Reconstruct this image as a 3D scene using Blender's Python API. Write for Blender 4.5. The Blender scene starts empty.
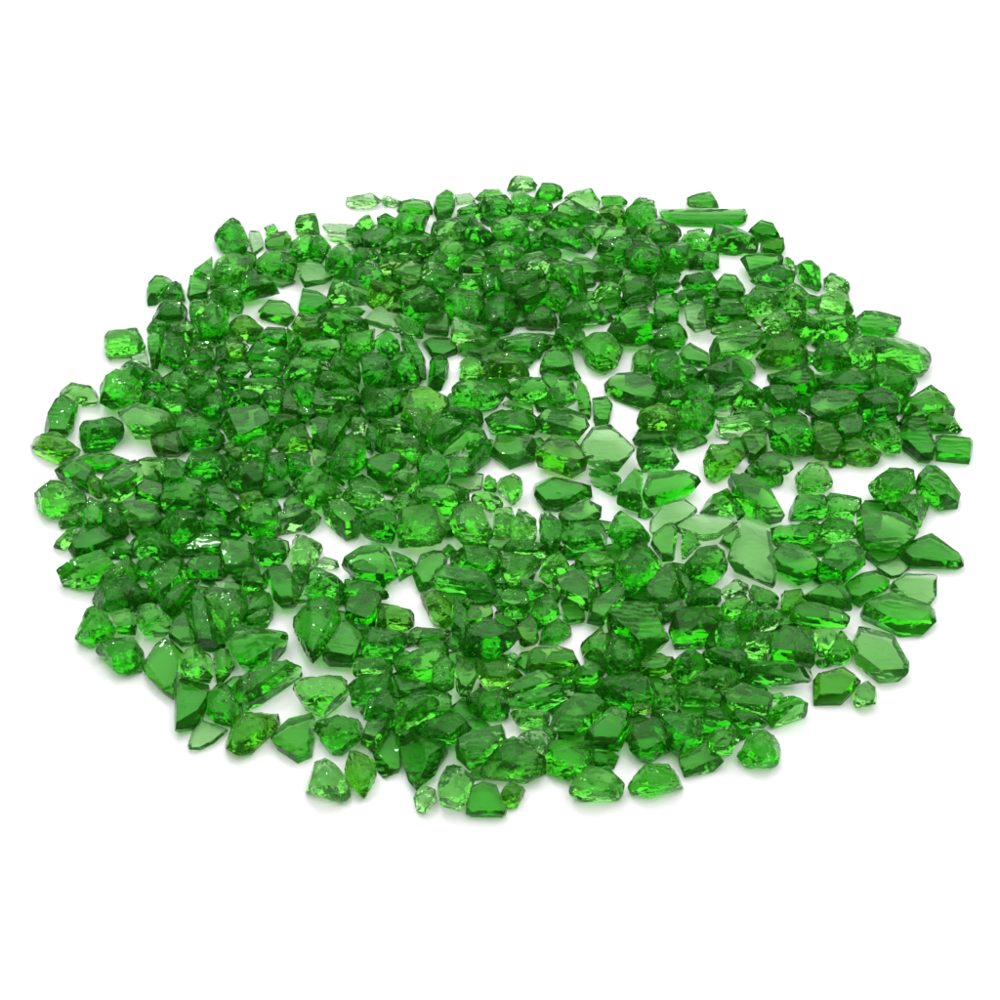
import bpy, bmesh, math, random
from mathutils import Vector, noise

DATA = """
@ 0 160
g n 860,270 925,232 970,250 995,320 985,385 930,390 880,355 858,310 | round chip apart at the upper left rim
l f 790,410 848,402 850,470 825,490 795,465
g f 750,500 765,487 825,490 828,540 800,560 752,555
l n 862,400 900,385 990,395 1000,430 960,480 920,515 870,495 855,440
g s 840,510 865,500 975,565 975,610 955,618 870,570 838,540 | slanting sliver below the upper left rim
l f 590,510 620,462 680,462 705,490 650,520 620,580 588,582
d n 640,520 700,490 728,500 730,560 700,575 640,560
d n 615,600 640,560 720,570 755,590 745,635 640,645 615,630
l w 755,590 800,560 835,560 800,620 775,640 750,630
g n 790,620 830,565 870,560 900,610 905,700 850,715 800,700 785,660
o w 905,640 960,622 1030,640 1035,680 990,720 920,700
d n 610,650 640,645 690,680 640,710 615,680
l s 690,650 770,650 790,700 760,740 700,690
l n 418,745 435,690 490,672 560,690 580,730 575,780 500,795 430,785 | domed chip jutting from the left rim
p f 515,795 590,770 590,820 550,815
d n 475,800 515,800 570,820 600,850 560,900 500,840
d n 580,720 640,715 660,770 640,830 595,800
g n 650,700 710,690 755,740 760,790 700,835 650,830 640,770
l s 770,740 860,725 850,760 790,770
d n 760,770 850,755 870,800 820,840 760,820
d w 860,760 890,730 930,790 915,815 870,820
b n 400,900 440,850 500,838 560,880 565,940 540,985 440,1000 400,980 | sparkling chip inside the left rim
l n 245,910 290,890 390,915 385,965 320,985 280,960 240,950
d n 570,870 650,855 665,905 600,920
d n 565,930 600,915 650,940 640,985 580,985
g n 660,870 740,860 770,900 740,930 670,925
l n 740,830 820,820 840,860 800,880 745,870
g n 750,900 850,885 860,950 800,990 750,960
g n 650,930 720,935 740,980 690,1000 640,985
d n 860,890 940,860 960,920 900,950
g n 860,830 940,800 1000,820 990,870 900,880
@ 200 160
p f 190,290 235,280 250,310 240,365 205,370 195,330
l n 255,275 290,255 315,280 310,300 265,305
o f 260,340 290,300 370,280 360,330 350,370 270,375
g n 225,390 260,370 350,380 380,440 385,480 340,485 270,450 225,430
g n 140,480 230,450 285,510 290,545 160,570 130,530
p f 270,450 380,490 330,510 285,495
l w 380,270 400,225 440,212 465,240 478,300 430,300 385,290 | upright pale wedge on the upper left rim
g n 360,320 400,295 470,310 460,350 400,415 360,420 355,370
p f 500,250 560,245 620,270 635,310 560,290 505,290
l f 510,290 570,285 630,315 635,345 560,335 515,315
b w 620,240 660,212 700,215 705,250 680,300 640,295
g w 700,215 785,210 790,240 750,260 705,250
l f 650,320 710,260 760,290 745,320 690,350 655,345
d n 440,340 480,310 530,330 520,380 490,420 445,400
g n 520,340 580,330 610,370 600,440 560,460 500,430 500,380
p f 385,430 430,410 490,430 530,480 500,500 420,510 400,480 | greyish flat plate above the upper left hole
g n 600,340 650,350 700,360 690,400 620,400
d n 600,440 680,410 730,470 720,510 650,520 610,480
p w 585,140 620,132 690,145 725,175 690,195 620,195 600,170 | frayed pale chip outermost at the back left
p w 725,145 770,140 815,165 790,190 740,180
l f 790,190 860,155 920,170 930,210 900,225 820,205
g n 795,220 830,205 910,225 905,280 850,300 790,300
g w 740,330 800,305 880,310 890,340 830,370 745,390
g w 830,370 880,345 950,330 960,370 900,400 840,390
o w 725,410 800,390 825,380 780,430 760,460 725,430
l f 780,430 850,400 900,430 900,480 830,510 780,490
o w 700,540 730,500 800,500 820,520 760,560 710,570 690,590
l n 895,400 960,410 990,450 970,500 900,490
l w 530,520 580,490 640,510 670,550 640,580 560,580
g f 400,530 450,520 520,570 510,600 440,620 395,600
g n 570,590 640,580 665,600 620,625 570,615
l f 235,610 270,560 330,560 380,590 370,640 340,665 280,645 240,635 | smooth slab below the upper left hole
o f 365,650 400,615 450,640 475,690 460,705 390,700
g w 480,630 540,600 640,640 660,670 580,700 490,705 475,660
p f 655,610 740,610 810,660 800,680 700,650 650,635
o n 750,570 830,560 860,590 820,620 770,600
g n 830,550 900,530 960,560 930,610 860,620
g f 250,700 300,670 340,680 350,750 300,760 260,740
g n 345,680 380,690 420,740 400,770 355,760
g n 380,740 450,710 550,715 555,760 500,790 400,785
b n 560,710 640,700 700,690 700,740 640,780 590,770
d w 700,680 780,690 800,740 760,800 720,770 700,720 | dark chip with two white glints
d s 770,620 800,620 870,700 860,720 820,690
g s 810,690 850,700 900,800 905,880 880,880 820,760 800,720 | steep ribbed splinter leaning right
d w 760,810 810,770 850,830 870,880 820,880 770,850
d w 180,760 260,740 350,760 380,790 330,800 240,810 190,800
d n 210,800 330,800 340,850 280,870 220,860
o n 110,720 180,730 200,760 150,800 110,780
d n 60,760 110,740 130,790 100,830 60,820
g n 330,840 370,790 450,790 520,810 480,850 380,880
d n 640,800 700,780 760,830 760,890 720,910 650,880
b n 550,800 620,790 650,830 640,880 590,900 540,880 520,840
g n 470,880 520,850 560,900 640,930 600,960 500,930
l n 160,890 250,870 330,890 300,920 200,920
d n 120,940 170,920 220,940 240,990 180,1000 120,990
o f 330,960 370,940 390,990 370,1030 330,1020
d n 380,900 440,890 460,940 420,980 385,950
g n 640,930 720,920 800,950 800,1000 700,990
g n 0,840 80,840 90,900 20,910
d n 0,930 90,930 110,1000 20,1020
g n 250,920 320,920 330,980 260,1000
l f 460,940 560,940 620,980 560,1010 470,1000
@ 400 160
l f 135,160 185,118 215,135 220,190 200,225 145,250 135,200 | upright two-toned block on the back rim
p f 215,140 275,125 290,170 240,180 225,165
g w 230,190 290,170 320,200 290,235 240,235
l n 310,150 340,115 410,108 425,135 360,140 320,160
d n 320,170 360,140 440,150 450,200 400,230 350,220
p n 430,130 465,80 490,62 530,68 548,110 520,125 450,120 | frosty pale chip topmost on the back rim
g n 450,130 520,125 540,180 510,230 460,220
g n 545,130 560,90 590,90 635,105 645,150 600,170 550,160
l n 520,240 560,215 570,250 530,260
b n 570,215 640,200 700,220 680,260 600,265 575,245
l w 660,130 680,113 740,130 800,160 790,200 740,190 670,165 | light wedge between back rim and bar
g n 800,150 870,138 915,165 900,180 840,185 800,170
o s 790,195 850,190 910,235 880,265 820,230
g w 610,170 650,160 740,195 800,230 740,250 640,200
g n 920,165 960,143 1020,145 1035,190 1000,230 940,260 910,220
d n 560,310 620,280 690,270 730,310 760,350 740,375 650,370 590,340 | dark chip with blue-white sparkle
l f 740,270 820,260 890,290 880,330 800,330 750,310
d n 800,350 890,310 930,340 960,370 920,410 830,410 790,380
d w 270,250 310,235 370,290 390,320 340,330 280,300
g n 380,250 440,220 490,240 500,300 440,320 390,300
d n 500,310 540,300 560,340 540,370 505,350
l n 130,270 200,240 260,270 250,300 170,310 135,300
g w 20,390 60,350 150,330 150,370 90,400 30,400
b n 150,360 190,320 230,330 235,400 190,440 140,420
l f 235,450 290,380 340,400 355,440 300,455 | light smooth triangle in the back half
g n 340,380 420,330 490,350 500,400 420,420 360,410
d w 340,480 390,420 400,480 390,540 330,540
l f 400,500 420,450 500,450 540,480 500,520 440,525
b f 450,560 500,510 570,500 590,540 550,565 480,575
p s 450,410 540,390 590,380 570,440 520,430
b w 600,430 650,420 700,480 730,560 690,540 640,510
l f 670,400 750,390 830,440 830,470 770,490 700,470 | milky flat plate in the back half
l w 790,510 850,480 880,510 870,570 820,575
g n 880,480 960,460 1000,510 970,560 900,550
g n 640,620 700,580 790,600 800,640 720,650 650,645
l n 500,650 540,600 610,595 620,650 570,680 510,675
g n 600,500 650,520 670,560 640,600 600,580
d n 380,540 440,530 470,600 450,680 400,710 340,680 320,600 | deep green lump above a white slit
g n 200,540 280,530 330,560 310,620 230,630 200,590
l f 120,690 150,615 200,640 190,700 130,705
g f 110,715 200,710 210,760 170,800 120,790
d w 110,880 120,805 195,780 190,850 160,925 110,920 | upright dark chip beside a white slit
l w 200,650 250,640 310,680 350,730 290,740 210,710
g n 230,740 320,740 380,760 360,790 280,790
g s 400,740 470,710 600,700 580,760 550,790 480,770 430,760
b f 560,850 575,780 630,730 680,790 700,860 640,870 | bright pointed chip left of the slanting gap
d n 640,880 715,850 720,875 700,885
g n 620,720 660,660 700,680 720,720 670,750 630,730
l n 715,720 760,690 860,695 890,750 870,820 830,855 780,845 740,800 | blunt round chip right of the slanting gap
b f 830,680 930,590 980,570 1000,640 1010,720 960,745 900,745 850,700 | glossy bright triangle with dark base
l n 240,850 260,790 320,800 340,840 300,880 250,890
o n 320,830 360,790 430,790 500,830 510,870 440,880 340,860
g n 210,950 225,910 300,880 400,885 425,940 380,980 280,1010 215,990 | large oblong lump left of center
g n 430,900 500,880 580,870 600,910 560,950 480,970 430,950
g n 600,900 640,870 700,880 730,930 700,990 620,1010 600,960
l w 700,890 740,880 765,960 770,1020 730,1030 705,960
g n 0,540 80,520 150,560 140,620 60,640 0,610
g n 250,450 310,460 300,510 250,520
g n 80,430 150,440 200,480 160,530 90,510
o f 10,450 70,460 60,510 0,520
g n 520,180 560,165 610,180 600,215 540,215
@ 600 160
g f 245,195 585,198 575,245 565,262 480,268 330,262 255,235 | long straight bar on the back rim
l f 350,150 385,132 440,127 472,135 473,185 400,192 352,185
l n 180,270 240,245 310,260 315,310 270,330 200,320
g n 330,300 380,275 440,270 450,310 400,350 340,335
g w 430,310 530,255 570,280 630,330 630,365 540,380 430,360 | broad ridged wedge below the bar
g f 590,290 640,240 690,255 720,310 650,330 610,320
o f 640,350 680,320 725,310 738,380 690,390 650,375
g f 560,390 620,370 740,390 700,430 620,450 580,430
l n 740,390 780,410 775,440 740,420
d n 620,460 700,420 775,440 760,480 690,520 630,510
g w 250,370 290,310 330,340 355,390 340,430 290,430 255,410
d n 360,390 430,370 480,385 475,430 400,440 350,420
g w 780,430 830,402 860,440 885,520 850,525 800,480 | leaning wedge on the upper right rim
l n 895,470 920,452 985,480 1000,520 990,540 930,520 895,500
l n 860,560 920,530 980,530 1010,580 990,620 930,610 865,600
l n 730,530 800,500 835,520 840,580 810,630 750,600 720,570
l n 570,560 610,520 660,505 720,530 710,590 650,630 600,620 575,590 | glittering bubbly lump in the upper right
b f 460,510 490,455 540,465 580,510 575,545 520,570 470,550 | bright smooth slab below a white hole
d n 330,470 400,440 460,450 450,500 400,530 330,500
d n 240,480 300,460 330,500 300,530 250,520
d n 290,540 360,510 410,520 370,570 320,575
g n 420,540 460,520 480,570 430,575
p f 335,600 370,570 410,545 425,600 425,680 380,690 345,660 | milky upright chip in the upper right
b f 230,570 280,540 310,590 290,640 240,650
l f 90,510 160,490 210,520 190,560 110,560
l f 10,520 70,520 80,580 20,590
d n 430,590 510,575 600,600 600,640 520,650 440,640
o w 450,660 530,640 620,640 650,690 560,700 470,700
l n 645,650 700,600 760,620 755,680 710,705 660,680
b w 780,660 840,610 900,615 890,680 830,700 800,680
l f 440,730 500,700 655,680 640,750 570,800 450,830 | large smooth crescent shard
d w 385,840 450,860 560,800 620,770 600,860 540,890 480,920 420,900
o n 625,790 680,720 740,690 825,680 830,800 770,830 690,840 650,820 | brownish olive chip on the right
b f 680,880 710,840 820,820 860,870 850,950 800,960 740,900 | glossy block under the brownish olive one
g n 850,750 890,730 960,770 1000,830 990,860 880,850 860,810
l f 330,770 370,745 430,790 440,815 390,835 340,820
g n 310,820 370,830 400,880 340,900 315,870
d n 205,780 280,760 320,800 310,900 250,920 210,880
g n 215,690 280,665 340,690 320,740 250,770 215,740
l n 120,790 160,755 200,775 205,850 150,870 120,840
l f 440,975 500,910 580,890 570,950 540,970
g w 560,930 600,910 650,950 660,1010 560,1020 545,970
d n 650,920 740,920 790,960 780,1010 680,1000
d n 330,900 420,880 480,920 440,970 350,960
g n 230,950 310,920 360,960 330,1000 250,1000
g n 90,350 170,330 230,380 240,430 160,470 100,420
l f 0,270 80,270 100,320 40,350 0,330
g n 0,430 70,420 90,470 10,480
l f 20,880 60,850 150,850 240,920 220,980 180,1000 60,940 25,910 | pale-edged slab right of the slanting gap
@ 750 160
b w 300,620 370,630 440,690 380,720 330,745 290,690 | chip with a white flash near upper right
b f 415,660 450,603 520,620 603,655 585,700 510,710 440,690 | bright rectangular block on the right rim
l w 440,720 500,720 600,705 680,740 720,800 700,850 650,870 600,830 520,810 500,760 | large sloping slab on the right rim
l n 370,730 440,700 500,720 500,800 450,850 400,820 370,780
b n 480,850 560,830 640,860 650,930 600,960 540,900 480,900
d w 270,860 350,840 450,860 490,830 495,860 460,910 350,905 270,910
l w 610,970 650,930 720,900 790,950 820,990 815,1010 700,1020 620,1040 | faceted chip with pale fleck on right rim
d n 430,970 500,915 560,910 600,950 600,1010 550,1050 460,1060 430,1010
@ 0 380
g f 180,200 240,80 270,60 310,100 290,180 270,225 200,215 | tall slab on the far left rim
o w 125,210 180,208 260,228 320,270 290,310 235,340 205,310 150,270 | yellowish chip with colourless corner, leftmost
d n 320,210 370,160 410,148 480,180 495,220 450,270 400,292 330,285 318,240 | dark round lump between two left gaps
g s 325,300 420,290 515,330 460,355 370,355 330,330
b f 215,370 300,330 370,360 360,400 340,430 250,400
l n 140,480 150,440 210,402 290,415 345,460 340,490 250,545 200,555 145,510 | big rounded chip on the far left rim
o n 340,400 390,390 420,440 400,470 360,440
l f 410,400 500,350 560,320 580,370 530,440 450,490 410,440 | bright arrow-shaped facet on the left
l f 470,170 560,90 600,120 680,150 690,180 600,230 570,245 500,210
o f 600,250 640,220 700,190 720,290 690,305 610,290
l n 530,330 620,310 690,310 690,350 640,400 600,370
l f 550,450 600,410 660,440 640,500 580,480
l f 470,490 560,480 630,500 650,560 600,600 520,600 490,550 | hazy oval plate on the left
g n 325,540 370,480 400,490 390,560 340,580
d n 400,520 440,490 500,550 510,610 470,640 410,590
l n 230,570 320,540 340,570 300,600 240,600
l w 215,655 250,600 330,590 300,640 260,680
g f 270,700 310,600 420,590 445,640 380,690 300,730
b s 230,790 300,750 440,680 480,720 430,780 350,840 290,830 235,810 | pointed bright slab on the lower left rim
l s 400,850 520,700 530,730 500,790 430,840
d n 365,900 430,850 520,790 590,840 595,880 560,910 400,920
d n 540,620 600,610 700,670 700,720 640,700 560,690
d n 460,680 500,665 530,700 500,720
d n 560,720 620,700 650,740 600,780 560,770
g n 610,800 640,740 730,740 740,790 690,840 640,880 600,850
b s 640,910 690,840 800,800 760,860 700,945 660,940 | bright tapering splinter on the lower left
d s 760,870 790,840 820,870 850,960 870,1060 800,1070 770,980 | tall dark splinter on the lower left
g n 560,910 600,895 660,940 690,980 680,1020 600,1035 555,1000 550,940
b n 300,990 340,920 400,905 450,960 460,1010 420,1060 350,1070 305,1040 | round glinting chip on the lower left rim
l f 450,940 520,910 550,940 545,1010 490,1020 455,990
d n 710,170 790,150 860,160 880,230 840,270 740,270 705,220
d n 740,300 850,280 910,330 900,390 830,410 730,370 | dark chip with bluish white streaks
d n 660,360 700,320 730,360 740,420 680,430 655,400
g f 830,430 890,415 940,460 960,520 900,560 850,530 830,480
g n 660,450 750,430 820,450 820,510 740,500 680,540 650,500
d n 670,560 720,520 800,540 800,600 730,640 670,610
g f 750,650 810,620 900,650 880,690 800,700 745,700
d n 745,710 830,690 900,700 900,770 830,800 750,770
l f 890,640 1005,660 1015,740 960,790 900,780 880,700 | flat light facet with dark rim, left
o n 910,270 950,250 990,310 940,340
d n 920,360 1000,330 1050,360 1040,410 950,420
d n 800,540 850,530 900,590 820,600
p f 870,820 940,815 950,850 880,855
l n 790,850 860,840 960,860 1030,880 1000,950 900,1000 850,960
@ 200 380
g f 90,170 130,110 250,110 290,160 230,220 180,270 140,240
g n 300,150 340,140 390,170 350,200 310,190
l f 440,180 480,145 540,170 550,210 490,260 450,230 | light ribbed facet left of the middle
o n 300,270 350,210 430,200 450,250 400,280 310,290
d n 270,300 340,290 360,340 330,400 280,380 260,330
d n 360,320 430,290 450,340 430,400 370,390
o f 445,300 500,300 500,360 450,370
d n 170,250 250,230 290,260 260,310 190,300
o n 110,290 150,260 200,310 140,340
d n 150,350 250,320 270,400 190,440 140,410
g w 370,420 450,380 510,350 520,380 450,430 400,450
g n 510,360 560,270 610,210 660,240 665,340 590,400 530,400 | tall dark-footed lump left of the middle
p n 600,190 640,165 670,180 660,215 600,215
b n 405,460 440,410 520,405 590,410 590,440 520,480 460,520 410,500 | bright oblong chip above the central gap
d n 240,430 330,405 400,430 360,455 300,465 245,455
d n 660,200 700,180 720,250 700,290 665,280
l s 690,170 830,165 840,200 760,210 700,200
b n 720,250 740,210 820,205 880,240 890,300 830,320 760,290
b f 680,320 740,295 820,310 820,350 770,380 720,405 685,370
g n 640,40 720,50 800,70 800,110 740,160 660,130
b n 560,110 600,90 640,95 630,140 580,150
g n 470,60 540,30 640,40 640,80 560,90 480,100
l n 780,410 790,340 850,345 870,400 830,450 790,440
l n 570,460 620,410 690,400 720,430 740,500 700,540 640,540 600,500 | bluish glittering lump above the central gap
l s 490,490 550,480 600,500 650,580 630,630 580,640 540,600 500,540 | ribbed chip bordering the central gap
d n 640,580 700,540 760,530 790,580 770,640 720,650 660,620
p s 330,520 370,495 420,500 450,550 400,600 310,620 300,600 | pale striped fan left of the central gap
g n 440,530 480,550 450,600 420,610 430,560
g n 180,560 200,510 290,485 325,540 310,600 240,650 200,620
o n 155,480 210,445 260,480 210,530 170,520
p n 400,640 440,620 480,640 490,690 450,720 440,780 410,800 370,740 360,680 | pale glittering chip left of the central gap
p n 480,710 540,710 530,750 480,740
d n 210,650 300,640 350,680 320,720 230,720
b f 265,760 300,738 350,745 405,850 370,900 320,915 290,880 | bright square facet with dark foot, lower left
d n 410,900 440,780 500,745 550,780 560,850 540,880 430,900
g f 570,720 640,670 720,655 760,690 790,780 740,830 620,790 | broad mottled shard below the central gap
g w 760,690 820,690 865,735 800,790 780,760
l n 800,530 880,500 940,560 970,600 985,640 900,670 795,670 790,600 | large frosted chip right of the central gap
l n 770,490 850,470 900,500 830,530
b f 590,920 620,860 690,835 715,860 710,920 650,970 590,950
g n 560,860 620,790 720,810 740,860 690,830 620,860
g n 160,770 230,760 260,830 200,840
g s 200,870 280,850 290,890 220,950 160,980
g w 550,120 600,200 560,250 510,290 550,200
g n 850,130 900,180 870,230 840,190
@ 400 380
o n 20,80 80,45 160,70 190,110 150,150 100,200 50,180 20,130
g n 130,200 190,140 260,150 240,220 180,260 130,240
d n 180,130 220,100 310,120 330,160 250,165 200,155
g w 170,290 240,210 330,170 360,220 300,260 250,310 190,300
g w 340,150 420,110 500,130 545,190 470,220 380,220
l f 420,90 480,85 530,130 430,120
d n 255,330 310,250 365,230 350,310 290,370
l f 365,290 390,220 470,210 555,270 540,320 480,340 440,355 400,330 | smooth hexagonal slab in the centre
l f 545,160 580,115 640,105 740,140 755,190 720,240 640,220 600,205 550,200 | wide flat slab above the centre
o f 545,300 600,220 680,240 730,290 745,350 690,390 600,350 550,330 | yellow-green striped slab in the centre
l f 770,80 830,65 850,100 835,180 775,185
p f 725,250 770,190 840,180 900,230 935,290 930,330 870,365 790,360 730,310 | milky rippled oval right of centre
d w 760,370 850,365 880,380 870,450 830,455 790,420
g n 880,400 900,365 950,365 975,420 970,490 920,500 880,470
b f 540,395 600,390 755,430 765,460 700,500 630,525 580,520 540,470 | bright tapered slab in the central gap
l f 630,550 680,500 745,470 790,540 760,570 690,585
d n 650,600 720,590 800,570 835,590 820,670 740,690 680,680 650,650
d n 550,570 590,530 640,560 650,620 610,680 560,650
p f 195,410 240,370 330,395 320,440 240,425
g n 200,320 260,310 310,360 240,370 200,400
d n 75,380 120,300 180,300 195,380 150,420 90,420
b s 60,440 180,430 260,460 230,510 170,545 100,510
l n 340,390 370,370 390,430 360,450 330,430
l n 390,390 450,375 490,410 480,460 440,500 400,450 | light cupped chip left of the bright tapered slab
l n 300,450 350,440 400,490 350,520 310,500
l n 200,560 240,500 330,510 370,560 350,620 280,650 220,630
l n 380,540 450,520 470,560 440,610 380,610
l n 450,590 480,510 530,530 555,600 530,660 470,640
g n 440,660 560,660 590,690 540,720 450,700
d n 835,620 860,550 910,525 940,560 1000,640 930,660 860,690 835,670 | dark conical chip right of centre
b n 700,720 750,680 840,690 850,740 800,780 720,760
d n 790,790 850,770 850,830 800,835
l f 610,800 660,790 720,755 790,820 790,870 755,925 640,870 | five-sided facet with one thick dark edge
b n 570,740 620,690 670,710 680,770 620,790 580,790
l n 430,700 560,690 560,760 520,800 430,790 410,740
g n 230,700 330,680 400,720 370,770 250,760
d s 120,830 150,740 240,770 350,800 390,840 340,870 230,840 | dark striated slab below centre left
l f 50,790 80,720 160,700 140,780 120,840 80,840
o n 80,870 150,850 200,880 210,960 150,970 110,930
d s 205,870 225,900 260,1000 262,1035 245,1035 215,960
o f 280,930 370,940 350,970 280,960
l f 750,940 830,870 880,820 880,880 850,960 780,965
g n 530,880 600,870 640,920 620,980 550,960
l f 640,910 700,880 740,930 720,970 660,940
g n 400,880 500,860 510,920 470,960 420,930
d s 480,800 560,820 600,870 520,880
@ 600 380
d n 130,240 150,210 240,210 310,230 300,265 160,260
d n 150,280 200,262 290,265 315,320 300,350 180,370 148,340 | glossy dark lozenge right of centre
b f 175,410 220,385 350,362 400,400 370,440 280,490 200,510 180,470 | bright bean-shaped slab right of centre
o n 145,170 180,110 270,85 320,140 290,200 200,205
g n 320,130 400,60 440,110 460,180 430,220 350,190 | tall peaked lump right of centre
g n 300,230 360,190 430,220 390,250 320,275
p f 450,130 470,100 540,110 520,150 460,150
l n 540,110 640,100 660,130 560,150 530,140
l s 460,190 560,150 680,130 660,180 560,210 490,210
o f 580,230 600,200 670,205 650,270 620,330 590,300
p f 460,210 545,220 550,250 490,240
g n 690,180 760,140 830,150 860,220 850,290 770,310 700,280 670,230 | big square rippled chip on the right
o f 850,200 920,180 960,240 950,290 880,310 860,260
o n 415,340 430,280 500,258 570,290 580,340 520,370 460,405 420,380 | yellowish rounded chip above the oval slab
l f 630,340 680,300 740,320 750,370 690,380 640,370
g s 590,350 640,380 740,390 740,420 690,410 610,380
l n 780,380 820,330 880,330 930,370 920,430 860,460 790,440 | light globular chip on the right
b f 515,380 570,375 650,400 720,490 735,560 690,575 600,520 540,450 | bright oval slab right of centre
b w 400,520 440,460 470,435 530,480 540,540 470,545 | bright pointed chip left of the oval slab
d n 530,460 580,500 560,550 530,530
p f 210,560 250,500 330,480 385,510 340,560 270,570 200,620 | colourless sliver left of the big plate
p f 310,570 380,540 520,545 530,570 480,620 400,620 320,600
l f 210,620 260,575 300,570 300,700 240,690
p f 560,590 620,560 670,570 675,650 680,780 705,800 700,830 620,800 540,760 510,720 570,640 | big thin colourless plate
l f 480,640 570,590 560,650 500,655
g n 690,600 720,565 860,570 880,620 860,640 790,660 700,640
b f 700,680 740,650 850,700 885,750 870,800 800,820 700,770 670,720 | bright slab right of the big plate
d n 755,540 780,490 850,455 910,470 920,530 860,565 770,560
g n 80,690 150,650 210,690 230,740 190,810 120,845 75,790
g n 340,740 400,670 470,660 510,700 510,760 470,820 400,800 330,790 | green lump left of the big plate
b n 340,600 380,600 390,660 340,700 320,680
b n 330,800 420,800 400,860 340,860
l f 180,820 230,760 290,760 310,830 280,890 200,880
l s 280,760 320,780 385,880 350,890 300,820
p n 230,920 330,900 320,940 250,950
p n 480,840 560,810 600,830 560,870 500,870
b n 490,900 540,870 600,870 630,920 600,950 520,950
l n 600,840 660,830 710,850 710,900 640,920 600,870
l n 620,930 700,910 710,960 650,1010 610,980
@ 750 380
l f 240,100 330,40 420,30 440,60 420,110 350,150 280,140
g f 325,190 380,150 460,140 460,190 400,230 350,235
g n 450,200 520,180 590,185 600,280 560,300 520,260 480,230
o n 360,290 420,230 500,240 525,290 510,345 430,345 375,320 | yellowish lump above the right-hand gap
d f 590,190 640,150 690,140 700,200 740,280 730,330 680,325 610,260 | dark slanting slab above the right-hand gap
l n 685,150 740,125 820,130 848,185 830,215 740,215 700,190 | pale crinkled chip on the right rim
b f 740,240 760,220 890,228 885,300 880,335 750,320 | bright boxy chip, rightmost of all
b n 475,440 520,370 550,352 650,365 660,430 620,480 560,485 480,460 | bright scalloped chip in the right-hand gap
g f 662,410 700,350 735,342 780,410 840,440 835,490 760,520 740,490 | green chip with dark lobe, right rim
l n 565,540 620,490 700,460 730,480 720,530 680,590 620,580
l f 430,570 430,520 500,520 670,600 670,630 600,690 460,690 435,630 | large pale slab below the right-hand gap
g f 590,680 630,650 720,615 780,650 850,710 850,750 760,755 640,740 | pointed ship-shaped chip on the right rim
p f 500,750 560,725 635,745 600,780 550,785
b f 395,820 430,790 500,770 560,800 540,850 480,890 420,900 395,860
p f 560,810 620,775 745,775 740,850 690,910 640,860 590,840 | frosted colourless plate, lower right rim
g n 280,560 380,560 430,620 380,650 290,620
d n 290,690 380,640 440,660 465,730 400,800 340,810 290,760
g n 290,450 350,455 450,490 420,540 350,560 320,510
@ 0 580
g n 385,280 440,240 550,230 575,310 560,350 500,380 450,370 420,320 | dark-capped chip on the lower left rim
l f 570,340 620,260 660,235 730,280 700,340 700,420 690,475 650,460 590,390 | pale folded plate on the lower left rim
l f 680,210 760,130 780,250 720,260 670,220
l n 700,320 740,270 850,270 860,380 790,410 720,370
l n 850,300 910,280 925,370 880,400 850,370
b f 700,450 720,395 840,440 830,490 800,550 705,605 | bright downward point on the lower left rim
g n 830,480 870,410 910,440 970,560 930,585 860,575 828,540
p f 755,660 770,590 810,560 910,600 860,650 800,680 760,680 | colourless shell-like chip, lower left rim
@ 200 580
o n 105,640 130,590 200,545 300,530 318,580 250,640 200,690 150,700 105,670 | yellowish curved chip on the front left rim
b s 130,440 180,390 260,345 400,322 405,350 330,420 240,480 160,525 135,490 | long bright splinter at the lower left
g w 100,260 180,190 340,175 335,210 260,260 260,330 180,370 150,310
g s 140,230 260,110 290,130 260,180 180,210
l n 375,430 400,395 460,382 580,400 595,480 560,540 500,550 420,500 | pale crumpled chip by the long splinter
g n 375,140 420,90 550,70 560,150 540,230 455,330 430,290 380,200 | biggest deep green shield-shaped chip
l f 535,240 570,175 610,170 660,230 620,310 600,345 510,345 505,290
d s 640,260 660,210 820,220 820,280 760,310 650,300
b n 780,330 820,280 960,255 1000,300 990,360 940,400 850,410 790,380 | dark bowl-shaped chip with bright top, front
o n 690,130 740,90 800,95 855,140 850,190 810,215 700,210 | yellowish lump below the central gap
l n 610,330 680,310 760,320 750,370 620,380
d n 590,440 640,390 740,380 770,420 750,460 670,480 600,480
l f 770,400 830,390 920,440 850,450 800,465
d n 690,450 780,440 810,500 790,570 720,600 680,540
g n 460,600 520,560 640,540 655,610 640,640 560,700 520,700 490,650 | green chip with pale top edge, front
l f 285,630 350,570 455,535 460,600 440,700 385,730 300,670 | smooth kite-shaped chip on the front rim
p n 425,810 440,760 510,715 560,760 600,820 600,870 570,890 480,865 425,830 | half clear chip with white glint, front rim
o n 580,760 600,700 650,685 695,720 705,770 655,872 610,820 580,790 | olive teardrop on the front rim
l s 650,620 700,570 770,545 740,620 700,660 650,665
g f 715,720 740,620 780,610 800,680 800,765 750,790 715,790
b n 800,560 800,500 860,470 960,475 900,520 830,610 780,590
d n 800,640 850,610 980,650 990,700 940,780 870,840 840,810 805,740 | big dark crusty chip on the front rim
@ 400 580
g n 0,470 100,455 200,480 200,560 120,560 30,580
d n 60,590 150,560 250,540 270,600 200,650 100,640
p n 150,830 200,740 260,780 300,800 260,900 200,920 160,890 | cloudy clear chip on the front rim
p n 55,880 90,840 140,820 145,880 100,935 65,920 | tiny clear crumb outermost at the front
b f 265,930 270,830 330,808 390,830 400,890 425,930 415,948 280,945 | upright bright block, frontmost of all
o n 400,870 430,810 500,830 470,900 430,912
l f 225,650 300,605 415,580 425,640 350,710 280,760 230,700 | half green half frosted prism, front
l n 340,760 390,670 460,650 540,700 550,770 500,820 400,810
p n 460,600 520,560 590,600 610,660 570,700 500,660
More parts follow.
